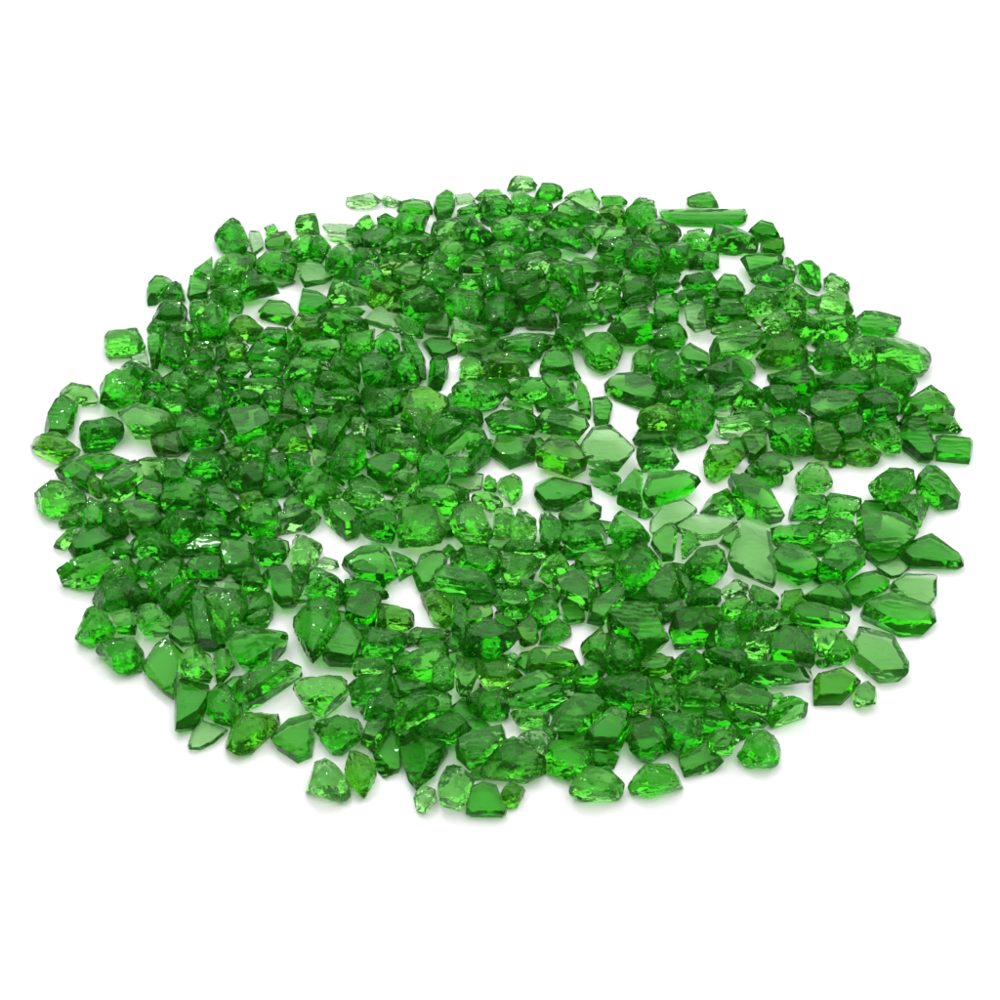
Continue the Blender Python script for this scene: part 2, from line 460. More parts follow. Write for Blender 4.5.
l n 460,570 480,530 560,525 590,560 570,610 500,600
b n 590,730 600,670 660,640 720,690 760,740 700,780 690,810 640,790
l n 680,800 720,750 850,770 895,810 890,870 790,885 730,880 690,850 | ridged loaf-shaped chip on the front rim
b f 600,590 620,540 700,455 800,470 840,510 760,580 700,620 610,610 | broad bright plate near the front
b f 760,600 830,520 900,530 905,620 870,690 810,680 770,640
g n 790,690 870,690 850,750 800,760 780,730
d s 235,270 330,160 360,150 480,230 440,280 370,320 260,300 | dark bluish ribbed chip near the front
l f 370,160 420,130 470,180 440,210 400,190
o f 460,210 490,180 540,150 560,210 540,250 490,240
g n 560,200 630,150 660,200 620,260 560,260
o f 510,330 520,270 620,262 700,290 705,340 620,355 540,345 505,360 | bright yellowish brick near the front
l f 410,450 480,400 560,360 620,365 650,410 560,440 480,470 420,475 | long light facet near the front
d s 420,480 640,420 690,430 640,480 560,500 450,500
g n 620,370 690,340 690,400 650,400
o n 300,350 380,335 480,360 450,400 380,420 320,400
l n 220,330 260,330 300,380 280,440 230,430
g n 280,500 300,450 370,440 430,500 390,560 350,570 300,550
g n 130,330 210,310 220,400 170,440 135,430
l n 20,220 60,190 150,200 210,240 180,250 50,260
l n 720,240 760,200 830,230 830,340 780,330 730,290
g n 820,230 880,230 940,300 930,350 870,370 830,330
g n 700,370 760,330 820,370 770,400 700,400
d n 790,420 850,385 940,380 1000,420 990,480 910,520 830,470
@ 600 580
b f 30,170 70,105 160,85 215,100 275,235 270,268 165,328 110,250 | large bright faceted gem in the front half
b w 275,210 370,120 460,90 480,130 430,200 410,250 300,250
o f 150,350 200,300 300,310 290,360 220,390 160,380 | yellow-green smooth facet, front half
g n 0,230 60,210 130,270 140,320 90,370 20,360
g n 115,650 130,560 190,550 270,600 310,700 240,730 150,725 120,690 | dull rounded chip behind the front rim
b n 115,800 150,740 290,735 330,800 250,850 190,870 130,840 | bright nugget on the front right rim
l f 325,770 360,680 420,660 440,720 500,740 430,775 340,795
g n 430,620 520,590 550,600 540,700 500,710 450,690
b n 550,690 580,620 620,600 710,605 720,650 700,740 640,750 580,720 | shiny nugget on the front right rim
b w 690,520 780,465 830,490 830,520 760,570 690,590 670,560 | bright folded chip on the front right rim
l f 490,480 560,430 620,440 690,500 680,540 560,520
d n 520,530 680,545 640,590 560,575
d w 575,390 600,340 640,325 780,370 850,405 780,415 640,430 | dark long wedge pointing right
b f 680,310 720,190 750,180 800,220 860,320 860,355 760,340 | bright tent-shaped slab, front right
d s 430,290 500,290 590,330 570,370 480,350
d n 460,230 490,190 540,200 560,260 520,300 460,280
l n 570,210 620,200 690,230 680,280 630,320 580,270
o n 720,70 770,50 820,60 820,90 760,110 730,130
b f 750,110 830,85 940,120 990,170 900,180 800,145
g n 200,480 240,450 310,470 310,520 250,520
d n 220,540 330,520 410,560 400,640 330,690 280,610
g n 330,440 400,440 490,460 480,490 380,490 330,480
d n 410,540 500,520 530,560 480,610 420,590
g n 310,300 380,290 420,340 350,390 300,380
l n 370,390 450,360 540,390 520,430 440,440 380,430
o n 120,500 200,500 190,530 120,520
g n 350,60 400,30 480,60 470,100 390,110
g n 560,120 620,60 640,120 600,190 560,180
@ 750 580
b f 210,60 310,0 360,40 405,120 370,125 250,80 | upper one of two leaf-like slabs
b f 445,120 480,80 550,50 620,90 730,100 740,170 690,225 580,225 510,200 450,150 | bright slab under the frosted plate
p f 415,250 440,190 570,240 590,300 635,370 630,400 520,410 430,330 | big pale slab on the lower right rim
o f 255,400 270,370 370,350 430,390 440,410 380,450 370,500 260,500 | flat pale olive block, lower right rim
p n 410,450 440,410 475,405 505,450 505,500 480,510 425,500 | small cloudy pebble on the lower right rim
b n 320,280 370,220 410,240 415,310 370,345 330,320
l n 250,210 320,200 340,250 300,280 260,260
g n 180,210 240,220 250,290 200,310 180,260
"""
GAPS = """
200 160: 180,570 390,500 390,600 240,650 230,610 180,620
200 160: 270,450 380,490 330,510 285,495
400 160: 180,760 240,800 210,960 170,930
400 160: 465,600 490,620 500,660 470,710 455,690
400 160: 490,800 550,810 530,870
400 160: 680,770 740,790 780,850 870,760 920,760 910,850 830,870 830,930 950,1000 770,1000 770,930 730,860
400 160: 740,520 790,530 760,560
400 160: 740,400 790,400 770,350
400 160: 130,230 110,310 100,310 105,250
400 160: 90,780 115,780 105,860
600 160: 340,700 440,710 440,790 370,750
600 160: 600,880 620,800 680,860 680,890
600 160: 480,390 550,390 600,500 540,470 490,450
600 160: 650,710 690,700 650,760
600 160: 830,740 850,740 850,800
600 160: 835,540 860,550 840,610
600 160: 0,640 60,625 30,680
0 380: 320,110 390,100 410,140 350,160 320,200 290,230
0 380: 450,270 490,230 590,240 600,300 540,320 460,300
0 380: 455,650 520,640 520,670 470,670
0 380: 540,910 600,865 610,890 560,910
0 580: 550,180 570,240 640,240 590,290 560,280
0 580: 890,400 940,340 980,390 930,440 910,430
200 580: 260,270 340,215 380,200 440,310 500,320 600,350 600,390 450,380 380,400 400,330 260,330
200 580: 300,130 375,110 375,200 330,175 270,190
200 580: 190,530 330,430 370,430 430,520 320,600 320,540 200,540
200 380: 300,480 400,455 400,490 330,500
200 380: 450,600 490,560 560,630 700,650 720,655 640,670 570,720 490,700
200 380: 750,860 850,760 860,830 920,970 860,985 860,940 790,890
200 380: 735,655 790,665 890,690 870,710 860,730 780,685
200 380: 510,300 540,290 520,350
400 380: 310,370 360,320 420,350 540,350 600,370 740,395 760,370 860,470 850,540 780,460 700,410 540,392 540,470 555,530 540,560 500,510 450,510 490,440 490,400 380,375
400 380: 160,550 190,550 250,660 180,670
400 380: 530,90 590,80 600,110 550,130
400 380: 860,90 950,110 930,230 890,220 840,180
400 380: 640,690 690,710 690,770
400 380: 370,110 415,100 410,120
600 380: 45,80 150,120 130,240 90,230 50,190
600 380: 315,300 450,215 560,250 570,290 430,265 410,380 500,410 410,500 385,540 380,500 330,480 370,440 405,400 370,365 315,362 200,375 320,350
600 380: 20,460 70,510 170,540 200,610 150,560 60,530 20,560
600 380: 700,430 770,370 790,450 740,550
600 380: 700,800 820,825 710,850
600 380: 560,530 620,560 570,560
600 380: 300,620 330,630 305,720
750 380: 330,350 430,355 525,350 530,300 600,300 670,330 730,340 660,380 560,350 510,370 470,450 540,520 430,500 460,480 300,440
750 380: 465,700 590,690 500,750 480,770 450,760
750 380: 400,900 440,910 450,990 410,980
400 580: 630,240 720,170 800,180 760,200 720,230 720,310 690,270
400 580: 210,460 270,490 290,560 440,550 470,600 430,630 420,580 290,590 260,540 220,530
400 580: 860,750 910,640 940,740 910,780 910,870 890,790
400 580: 175,265 230,235 215,300
400 580: 460,170 500,130 520,160 480,190
600 580: 270,180 330,170 280,210
600 580: 420,250 460,210 455,270
"""
# hand-traced limit of the spread (photo pixels): small filler crumbs stay inside it
RIM = [(168,290),(225,245),(262,240),(300,232),(350,222),(400,212),(440,204),(500,192),(560,192),(620,206),(700,228),(765,238),
       (822,285),(872,325),(920,372),(930,410),(955,445),(915,450),(925,490),(925,540),(918,600),(885,620),(872,650),(810,675),
       (795,705),(765,745),(700,765),(640,775),(570,770),(500,785),(430,775),(380,765),(335,720),(300,735),(240,735),(190,700),
       (150,665),(100,640),(92,600),(75,530),(60,490),(65,440),(80,405),(112,370),(140,330)]

sc = bpy.context.scene
col = sc.collection
R = random.Random(11)

# ------------------------------------------------------------------ camera
ELEV = math.radians(43.0); DIST = 0.56; SPAN = 0.250
cam_pos = Vector((0, -DIST*math.cos(ELEV), DIST*math.sin(ELEV)))
fwd = (-cam_pos).normalized(); right = Vector((1, 0, 0)); up = right.cross(fwd)
cd = bpy.data.cameras.new('camera'); cam = bpy.data.objects.new('camera', cd); col.objects.link(cam)
cam.location = cam_pos; cam.rotation_euler = fwd.to_track_quat('-Z', 'Y').to_euler()
cd.sensor_width = 36; cd.lens = 18/((SPAN/2)/DIST)
cd.clip_start = 0.01; cd.clip_end = 50
sc.camera = cam

def ray(px, py):
    u = (px-500)/1000*SPAN; v = (500-py)/1000*SPAN
    return (fwd*DIST + right*u + up*v).normalized()
def on_plane(px, py, z):
    d = ray(px, py); t = (z-cam_pos.z)/d.z
    return cam_pos + d*t

# ------------------------------------------------------------------ materials
def glass(name, dens, color, rough, bump, scale, plate=False):
    m = bpy.data.materials.new(name); m.use_nodes = True
    nt = m.node_tree; nt.nodes.clear(); N = nt.nodes.new; L = nt.links.new
    out = N('ShaderNodeOutputMaterial')
    p = N('ShaderNodeBsdfPrincipled')
    p.inputs['Base Color'].default_value = (0.97, 1.0, 0.97, 1)
    p.inputs['Transmission Weight'].default_value = 1
    p.inputs['IOR'].default_value = 1.5
    p.inputs['Specular Tint'].default_value = (0.3, 0.8, 0.27, 1)
    p.inputs['Roughness'].default_value = rough
    # frosting on the fractured skin: a small share of light scatters instead of passing through
    df = N('ShaderNodeBsdfDiffuse')
    df.inputs['Color'].default_value = (0.05+color[0]*0.25, 0.42, 0.04+color[2]*0.3, 1)
    mx = N('ShaderNodeMixShader'); mx.inputs[0].default_value = 0.085
    L(p.outputs[0], mx.inputs[1]); L(df.outputs[0], mx.inputs[2])
    L(mx.outputs[0], out.inputs['Surface'])
    va = N('ShaderNodeVolumeAbsorption')
    va.inputs['Color'].default_value = color
    va.inputs['Density'].default_value = dens
    L(va.outputs[0], out.inputs['Volume'])
    tc = N('ShaderNodeTexCoord'); oi = N('ShaderNodeObjectInfo')
    ad = N('ShaderNodeVectorMath'); ad.operation = 'ADD'
    L(tc.outputs['Object'], ad.inputs[0]); L(oi.outputs['Location'], ad.inputs[1])
    # coarse conchoidal waves
    w = N('ShaderNodeTexWave'); w.wave_type = 'RINGS'; w.inputs['Scale'].default_value = scale*0.55
    w.inputs['Distortion'].default_value = 9; w.inputs['Detail'].default_value = 2; w.inputs['Detail Scale'].default_value = 1.1
    L(ad.outputs[0], w.inputs['Vector'])
    # broken crust, only in patches
    n = N('ShaderNodeTexNoise'); n.inputs['Scale'].default_value = scale*2.2; n.inputs['Detail'].default_value = 3
    L(ad.outputs[0], n.inputs['Vector'])
    n2 = N('ShaderNodeTexNoise'); n2.inputs['Scale'].default_value = scale*0.6; n2.inputs['Detail'].default_value = 1
    L(ad.outputs[0], n2.inputs['Vector'])
    mr = N('ShaderNodeMapRange'); mr.inputs['From Min'].default_value = 0.48; mr.inputs['From Max'].default_value = 0.66
    L(n2.outputs[0], mr.inputs['Value'])
    mu = N('ShaderNodeMath'); mu.operation = 'MULTIPLY'; L(n.outputs[0], mu.inputs[0]); L(mr.outputs[0], mu.inputs[1])
    if plate:
        sp = N('ShaderNodeSeparateXYZ'); L(tc.outputs['Normal'], sp.inputs[0])
        ab = N('ShaderNodeMath'); ab.operation = 'ABSOLUTE'; L(sp.outputs[2], ab.inputs[0])
        m2 = N('ShaderNodeMapRange'); m2.inputs['From Min'].default_value = 0.5; m2.inputs['From Max'].default_value = 0.85
        m2.inputs['To Min'].default_value = 1.0; m2.inputs['To Max'].default_value = 0.08
        L(ab.outputs[0], m2.inputs['Value'])
        m3 = N('ShaderNodeMath'); m3.operation = 'MULTIPLY'; L(mu.outputs[0], m3.inputs[0]); L(m2.outputs[0], m3.inputs[1]); mu = m3
    b1 = N('ShaderNodeBump'); b1.inputs['Distance'].default_value = 0.00022; b1.inputs['Strength'].default_value = min(1, bump*(0.3 if plate else 0.4))
    L(w.outputs['Fac'], b1.inputs['Height'])
    b2 = N('ShaderNodeBump'); b2.inputs['Distance'].default_value = 0.0011; b2.inputs['Strength'].default_value = min(1, bump)
    L(mu.outputs[0], b2.inputs['Height']); L(b1.outputs[0], b2.inputs['Normal'])
    L(b2.outputs[0], p.inputs['Normal'])
    L(b2.outputs[0], df.inputs['Normal'])
    return m

TONES = {
 'p': (205, (0.42, 0.81, 0.26, 1)),
 'l': (180, (0.31, 0.818, 0.09, 1)),
 'g': (230, (0.20, 0.806, 0.00, 1)),
 'd': (262, (0.17, 0.795, 0.02, 1)),
 'b': (230, (0.24, 0.838, 0.00, 1)),
 'o': (225, (0.37, 0.812, 0.00, 1)),
}
MATS = {}
for k, (dn, c) in TONES.items():
    for sz, mul in (('0', 1.95), ('1', 2.9), ('2', 4.2)):
        if k == 'p': mul = 0.6+mul*0.4
        MATS[k+'f'+sz] = glass('green_glass_smooth', dn*mul, c, 0.0, 0.5, 300, True)
        MATS[k+'n'+sz] = glass('green_glass_crusty', dn*mul, c, 0.012, 0.6, 300)

wm = bpy.data.materials.new('white_laminate'); wm.use_nodes = True
nt = wm.node_tree; pb = nt.nodes['Principled BSDF']
tn = nt.nodes.new('ShaderNodeTexNoise'); tn.inputs['Scale'].default_value = 60
rm = nt.nodes.new('ShaderNodeMapRange'); rm.inputs['To Min'].default_value = 0.78; rm.inputs['To Max'].default_value = 0.84
nt.links.new(tn.outputs[0], rm.inputs['Value']); nt.links.new(rm.outputs[0], pb.inputs['Base Color'])
pb.inputs['Roughness'].default_value = 0.75; pb.inputs['Specular IOR Level'].default_value = 0.15

# ------------------------------------------------------------------ surface
bm = bmesh.new()
bmesh.ops.create_grid(bm, x_segments=8, y_segments=8, size=2.5)
me = bpy.data.meshes.new('table_surface'); bm.to_mesh(me); bm.free(); me.materials.append(wm)
tb = bpy.data.objects.new('table_surface', me); tb['kind'] = 'structure'; col.objects.link(tb)

# ------------------------------------------------------------------ traced chips
class Chip: flat = False
chips = []; ox = oy = 0
for line in DATA.strip().splitlines():
    if line[0] == '@':
        _, a, b = line.split(); ox, oy = int(a), int(b); continue
    body, _, lab = line.partition('|')
    tk = body.split()
    c = Chip(); c.tone, c.form = tk[0], tk[1]; c.lab = lab.strip()
    c.poly = [(ox+int(q.split(',')[0])/4, oy+int(q.split(',')[1])/4) for q in tk[2:]]
    xs = [q[0] for q in c.poly]; ys = [q[1] for q in c.poly]
    c.x0, c.x1, c.y0, c.y1 = min(xs), max(xs), min(ys), max(ys)
    c.cx, c.cy = sum(xs)/len(xs), sum(ys)/len(ys)
    a = 0
    for i in range(len(c.poly)):
        x1, y1 = c.poly[i-1]; x2, y2 = c.poly[i]; a += x1*y2-x2*y1
    c.area = abs(a)/2
    chips.append(c)

def inside(p, poly):
    x, y = p; r = False
    for i in range(len(poly)):
        x1, y1 = poly[i-1]; x2, y2 = poly[i]
        if (y1 > y) != (y2 > y) and x < (x2-x1)*(y-y1)/(y2-y1)+x1: r = not r
    return r
gaps = []
for line in GAPS.strip().splitlines():
    h, b = line.split(':'); gx, gy = map(int, h.split())
    gaps.append([(gx+int(q.split(',')[0])/4, gy+int(q.split(',')[1])/4) for q in b.split()])

# widen the traced outlines a little so that neighbours touch, never into the bare white patches
import numpy as np
S = 2; NG = 500
def raster(poly):
    xs = [p[0]/S for p in poly]; ys = [p[1]/S for p in poly]
    a, b = max(0, int(min(xs))-1), min(NG-1, int(max(xs))+1); c_, d_ = max(0, int(min(ys))-1), min(NG-1, int(max(ys))+1)
    X, Y = np.meshgrid(np.arange(a, b+1)+.5, np.arange(c_, d_+1)+.5)
    r = np.zeros(X.shape, bool)
    for k in range(len(poly)):
        x1, y1 = xs[k-1], ys[k-1]; x2, y2 = xs[k], ys[k]
        if y1 == y2: continue
        r ^= ((y1 > Y) != (y2 > Y)) & (X < (x2-x1)*(Y-y1)/(y2-y1)+x1)
    return a, c_, r
own = np.full((NG, NG), -1, int)
a, b, r = raster(RIM); free = np.zeros((NG, NG), bool); free[b:b+r.shape[0], a:a+r.shape[1]] = r
for g in gaps:
    a, b, r = raster(g); free[b:b+r.shape[0], a:a+r.shape[1]] &= ~r
for k, c in sorted(enumerate(chips), key=lambda t: -t[1].area):
    a, b, r = raster(c.poly); v = own[b:b+r.shape[0], a:a+r.shape[1]]; v[r] = k
for _ in range(1):
    free = free & np.roll(free, 1, 0) & np.roll(free, -1, 0) & np.roll(free, 1, 1) & np.roll(free, -1, 1)
n_before = np.bincount(own[own >= 0], minlength=len(chips))
for step in range(4):
    nw = own.copy()
    for ax, sh in ((0, 1), (0, -1), (1, 1), (1, -1)):
        s_ = np.roll(own, sh, ax); m_ = (nw < 0) & (s_ >= 0) & free
        nw[m_] = s_[m_]
    own = nw
n_after = np.bincount(own[own >= 0], minlength=len(chips))
for k, c in enumerate(chips):
    if not c.lab and n_after[k] > n_before[k]*1.08:
        ys_, xs_ = np.nonzero(own == k)
        P = np.stack([(xs_+.5)*S, (ys_+.5)*S], 1); sup = []
        for q in range(10):
            th = 6.283*(q+R.uniform(-0.3, 0.3))/10
            e_ = P[np.argmax(P[:, 0]*math.cos(th)+P[:, 1]*math.sin(th))]
            if not sup or (abs(sup[-1][0]-e_[0])+abs(sup[-1][1]-e_[1]) > 3 and tuple(e_) not in sup): sup.append(tuple(e_))
        if len(sup) >= 4: c.poly = [(float(p[0]), float(p[1])) for p in sup]
    xs = [q[0] for q in c.poly]; ys = [q[1] for q in c.poly]
    c.x0, c.x1, c.y0, c.y1 = min(xs), max(xs), min(ys), max(ys); c.cx, c.cy = sum(xs)/len(xs), sum(ys)/len(ys)
    c.area = max(c.area, float(n_after[k]*S*S)) if not c.lab and n_after[k] > n_before[k]*1.08 else c.area

# crumbs only in what is still open
fill = []
open_ = free & (own < 0)
pale = [c for c in chips if c.tone+c.form == 'pf' and c.area > 500]
def blob(px, py, r, forms, flat):
    f = Chip(); k = R.randint(5, 7); a0 = R.random()*6.28; sq = R.uniform(0.6, 0.95)
    f.tone = R.choice('lggggddb'); f.form = R.choice(forms); f.lab = ''; f.flat = flat
    f.poly = [(px+r*math.cos(a0+6.28*i/k)*R.uniform(0.8, 1.1), py+r*sq*math.sin(a0+6.28*i/k)*R.uniform(0.8, 1.1)) for i in range(k)]
    xs = [q[0] for q in f.poly]; ys = [q[1] for q in f.poly]
    f.x0, f.x1, f.y0, f.y1 = min(xs), max(xs), min(ys), max(ys); f.cx, f.cy = px, py; f.area = 0
    fill.append(f)
while True:
    ys_, xs_ = np.nonzero(open_)
    if len(xs_) == 0: break
    # deepest open cell by repeated erosion
    er = open_; last = er; depth = 0
    while er.any():
        last = er; depth += 1
        er = er & np.roll(er, 1, 0) & np.roll(er, -1, 0) & np.roll(er, 1, 1) & np.roll(er, -1, 1)
    if depth < 2: break
    yy, xx = np.nonzero(last); q = R.randrange(len(xx))
    px, py = (xx[q]+.5)*S, (yy[q]+.5)*S; r = max(9, depth*S*1.9)
    blob(float(px), float(py), r, 'nnwf', False)
    X, Y = np.meshgrid(np.arange(NG), np.arange(NG))
    open_ = open_ & ((X-xx[q])**2+(Y-yy[q])**2 > (r*1.0/S)**2)
print('fill', len(fill))

def buried(x, y, rad):
    for t in range(8):
        p = (x+rad*math.cos(t*0.785), y+rad*0.8*math.sin(t*0.785))
        if not inside(p, RIM) or any(inside(p, g) for g in gaps): return False
    return inside((x, y), RIM)
# a thin lower layer of flakes, only where the heap is two chips deep
y = 200
while y < 780:
    st = 27+(y-185)/620*6; x = 50+R.random()*12
    while x < 960:
        px, py = x+R.uniform(-4, 4), y+R.uniform(-3, 3)
        r = R.uniform(15, 19)*(0.85+0.3*(y-185)/620)
        if buried(px, py+3, r*1.45) and not any(q.x0-r < px < q.x1+r and q.y0-r < py < q.y1+r and (q.x1-q.x0) > 30 for q in pale):
            blob(px, py, r, 'f', True)
        x += st
    y += st*0.72

GROW = 1.03
def grow(c, seed):
    """A broken lump of glass: faceted hull whose silhouette from the photo's side is the traced outline."""
    r = random.Random(seed)
    w, hh = c.x1-c.x0, c.y1-c.y0
    mn = min(w, hh)
    k = {'f': 0.42, 'n': 0.62, 'w': 0.66, 's': 0.55}[c.form]*r.uniform(0.88, 1.12)
    hp = max(5.0, min(k*mn, 24)) if not c.flat else 8.0
    if c.tone+c.form == 'pf': hp *= 0.62
    p0 = on_plane(c.cx, c.cy, 0)
    mpp = (p0-cam_pos).dot(fwd)/DIST*SPAN/1000
    h = hp*mpp
    e = math.asin(-ray(c.cx, c.cy).z)
    D = (hh-hp*math.cos(e))/math.sin(e); Df = hh/math.sin(e)
    f = max(0.35, D/Df)
    zc = c.z0+h/2
    ctr = on_plane((c.x0+c.x1)/2, (c.y0+c.y1)/2, zc)
    foot = []
    for (px, py) in c.poly:
        q = on_plane(px, py, zc); foot.append(Vector(((q.x-ctr.x)*GROW, (q.y-ctr.y)*max(f, 0.52)*GROW, 0)))
    pts = []
    tilt = Vector((r.uniform(-1, 1), r.uniform(-1.0, 0.6), 0)); tilt.normalize()
    ext = max(v.length for v in foot) or 1
    if c.form == 'w':
        ra = r.uniform(0, math.pi); rd = Vector((math.cos(ra), math.sin(ra), 0)); off = r.uniform(-0.25, 0.25)*ext
        for v in foot:
            pts.append(v*r.uniform(0.86, 0.98)+Vector((0, 0, r.uniform(0, 0.12)*h)))
            pts.append(v*r.uniform(0.98, 1.02)+Vector((0, 0, r.uniform(0.3, 0.5)*h)))
            al = v.dot(rd); pts.append(rd*al*0.85+Vector((-rd.y, rd.x, 0))*off*0.6+Vector((0, 0, h*r.uniform(0.9, 1.08))))
            pts.append(v*0.72+Vector((0, 0, h*r.uniform(0.62, 0.85))))
    elif c.form in 'fs':
        am = r.uniform(0.03, 0.2) if c.form == 'f' else 0.1
        ins = r.uniform(0.84, 0.96) if c.form == 'f' else 0.7
        sh = Vector((r.uniform(-0.06, 0.06), r.uniform(-0.02, 0.1), 0))*ext
        for v in foot:
            z = h*(0.97+am*v.dot(tilt)/ext)
            pts.append(v*r.uniform(0.80, 0.99)+Vector((0, 0, r.uniform(0, 0.06)*h)))
            pts.append(v*r.uniform(0.97, 1.03)+Vector((0, 0, r.uniform(0.2, 0.75)*h)))
            iv = ins*r.uniform(0.86, 1.05)
            pts.append(v*iv+sh+Vector((0, 0, z*r.uniform(0.97, 1.03) if iv > 0.7 else z)))
    else:
        for v in foot:
            pts.append(v*r.uniform(0.72, 0.92)+Vector((0, 0, r.uniform(0, 0.12)*h)))
            pts.append(v*r.uniform(0.97, 1.03)+Vector((0, 0, r.uniform(0.28, 0.55)*h)))
            pts.append(v*r.uniform(0.7, 0.95)+Vector((0, 0, r.uniform(0.72, 1.0)*h)))
            if r.random() < 0.5: pts.append(v*r.uniform(0.2, 0.55)+Vector((0, 0, r.uniform(0.92, 1.08)*h)))
    bm = bmesh.new()
    vs = [bm.verts.new(p) for p in pts]
    res = bmesh.ops.convex_hull(bm, input=vs)
    dead = [v for v in res['geom_interior'] if isinstance(v, bmesh.types.BMVert)]+[v for v in res['geom_unused'] if isinstance(v, bmesh.types.BMVert)]
    bmesh.ops.delete(bm, geom=list({v for v in dead if v.is_valid}), context='VERTS')
    loose = [v for v in bm.verts if not v.link_faces]
    if loose: bmesh.ops.delete(bm, geom=loose, context='VERTS')
    # break a few corners off along random planes: real fracture facets
    cmid = sum((v.co for v in bm.verts), Vector())/len(bm.verts)
    for q in range({'n': 4, 'w': 3, 'f': 1, 's': 1}[c.form] if not c.flat and not any(s_ in c.lab for s_ in ('bar', 'box', 'block', 'brick')) else 0):
        th = r.uniform(0, 6.283); pz = r.uniform(0.25, 0.85)*(1 if r.random() < 0.8 else -0.6)
        nn = Vector((math.cos(th)*math.sqrt(1-pz*pz), math.sin(th)*math.sqrt(1-pz*pz), pz))
        sup_ = max((v.co-cmid).dot(nn) for v in bm.verts)
        bmesh.ops.bisect_plane(bm, geom=list(bm.verts)+list(bm.edges)+list(bm.faces), plane_co=cmid+nn*sup_*r.uniform(0.62, 0.86), plane_no=nn, clear_outer=True)
        cos = [v.co.copy() for v in bm.verts]; bm.clear()
        res = bmesh.ops.convex_hull(bm, input=[bm.verts.new(p) for p in cos])
        dead = [v for v in res['geom_interior'] if isinstance(v, bmesh.types.BMVert)]+[v for v in res['geom_unused'] if isinstance(v, bmesh.types.BMVert)]
        bmesh.ops.delete(bm, geom=list({v for v in dead if v.is_valid}), context='VERTS')
        loose = [v for v in bm.verts if not v.link_faces]
        if loose: bmesh.ops.delete(bm, geom=loose, context='VERTS')
    bmesh.ops.remove_doubles(bm, verts=bm.verts, dist=mpp*min(1.2, mn*0.06))
    bmesh.ops.dissolve_limit(bm, angle_limit=math.radians(15 if c.form in 'nw' else 7), verts=bm.verts, edges=bm.edges)
    bmesh.ops.bevel(bm, geom=list(bm.edges), offset=mpp*(0.35 if c.form == 'n' else 0.25)*min(1, mn/26), segments=1, affect='EDGES', profile=0.6, clamp_overlap=True)
    bmesh.ops.triangulate(bm, faces=bm.faces)
    # refine, then hollow and warp the facets as broken glass does
    for it in range(1 if c.flat else 3):
        lim = mpp*(9, 6, 4)[it]
        ed = [e_ for e_ in bm.edges if e_.calc_length() > lim]
        if ed: bmesh.ops.subdivide_edges(bm, edges=ed, cuts=1)
        bmesh.ops.triangulate(bm, faces=bm.faces)
    bm.normal_update()
    amp = {'n': 0.8, 'w': 0.6, 's': 0.7, 'f': 0.22}[c.form]*mpp
    so = Vector((seed*1.7, seed*0.9, seed*2.3))
    nv = {}
    for v in bm.verts:
        q = v.co/mpp
        d = noise.noise(q*0.11+so)*amp*1.3 + noise.noise(q*0.28+so)*amp*0.6
        if c.form == 's' or c.form == 'n' and seed % 3 == 0:
            ax = max(foot, key=lambda g: g.length); ax = ax.normalized() if ax.length else Vector((1, 0, 0))
            d += math.sin((q.dot(Vector((-ax.y, ax.x, 0.7))))*1.15+seed)*amp*0.35
        if v.co.z < h*0.1: d = min(d, 0)*0.3
        nv[v] = v.co+v.normal*d
    for v, p in nv.items(): v.co = p
    bmesh.ops.recalc_face_normals(bm, faces=bm.faces)
    if bm.calc_volume(signed=True) < 0: bmesh.ops.reverse_faces(bm, faces=bm.faces)
    lo = min(v.co.z for v in bm.verts)
    for v in bm.verts: v.co.z += 0.00012-lo
    # make the chip's outline, as seen from where the photo was taken, as wide and as tall as the traced one
    gr = GROW if buried(c.cx, c.cy, 0.5*max(w, hh)+7) else 1.045
    tw, th = w*gr, hh*gr
    for it in range(5):
        us = []; vv = []
        for v in bm.verts:
            p = Vector((ctr.x+v.co.x, ctr.y+v.co.y, c.z0+v.co.z))-cam_pos
            q = DIST/p.dot(fwd)*1000/SPAN
            us.append(500+p.dot(right)*q); vv.append(500-p.dot(up)*q)
        rx = max(0.7, min(1.5, tw/(max(us)-min(us)))); ry = max(0.7, min(1.5, th/(max(vv)-min(vv))))
        if c.flat: ry = min(ry, 1.0)
        dx = (c.x0+c.x1)/2-(max(us)+min(us))/2; dy = (c.y0+c.y1)/2-(max(vv)+min(vv))/2
        ctr.x += dx*mpp; ctr.y -= dy*mpp/math.sin(e)
        rz = ry**0.5 if h*ry < 0.0075 else 1.0
        h *= rz
        for v in bm.verts: v.co.x *= rx; v.co.y *= ry; v.co.z *= rz
        for v in foot: v.x *= rx; v.y *= ry
    for fc in bm.faces: fc.smooth = True
    for e_ in bm.edges:
        if len(e_.link_faces) == 2: e_.smooth = e_.calc_face_angle(0) < math.radians(24)
    me = bpy.data.meshes.new('glass_chip'); bm.to_mesh(me); bm.free()
    me.materials.append(MATS[c.tone+('n' if c.form in 'n' else 'f')+('0' if h > 0.0044 else '1' if h > 0.003 else '2')])
    c.foot = [(ctr.x+v.x*0.85, ctr.y+v.y*0.85) for v in foot]; c.h = h; c.ctr = ctr; c.me = me
    return me

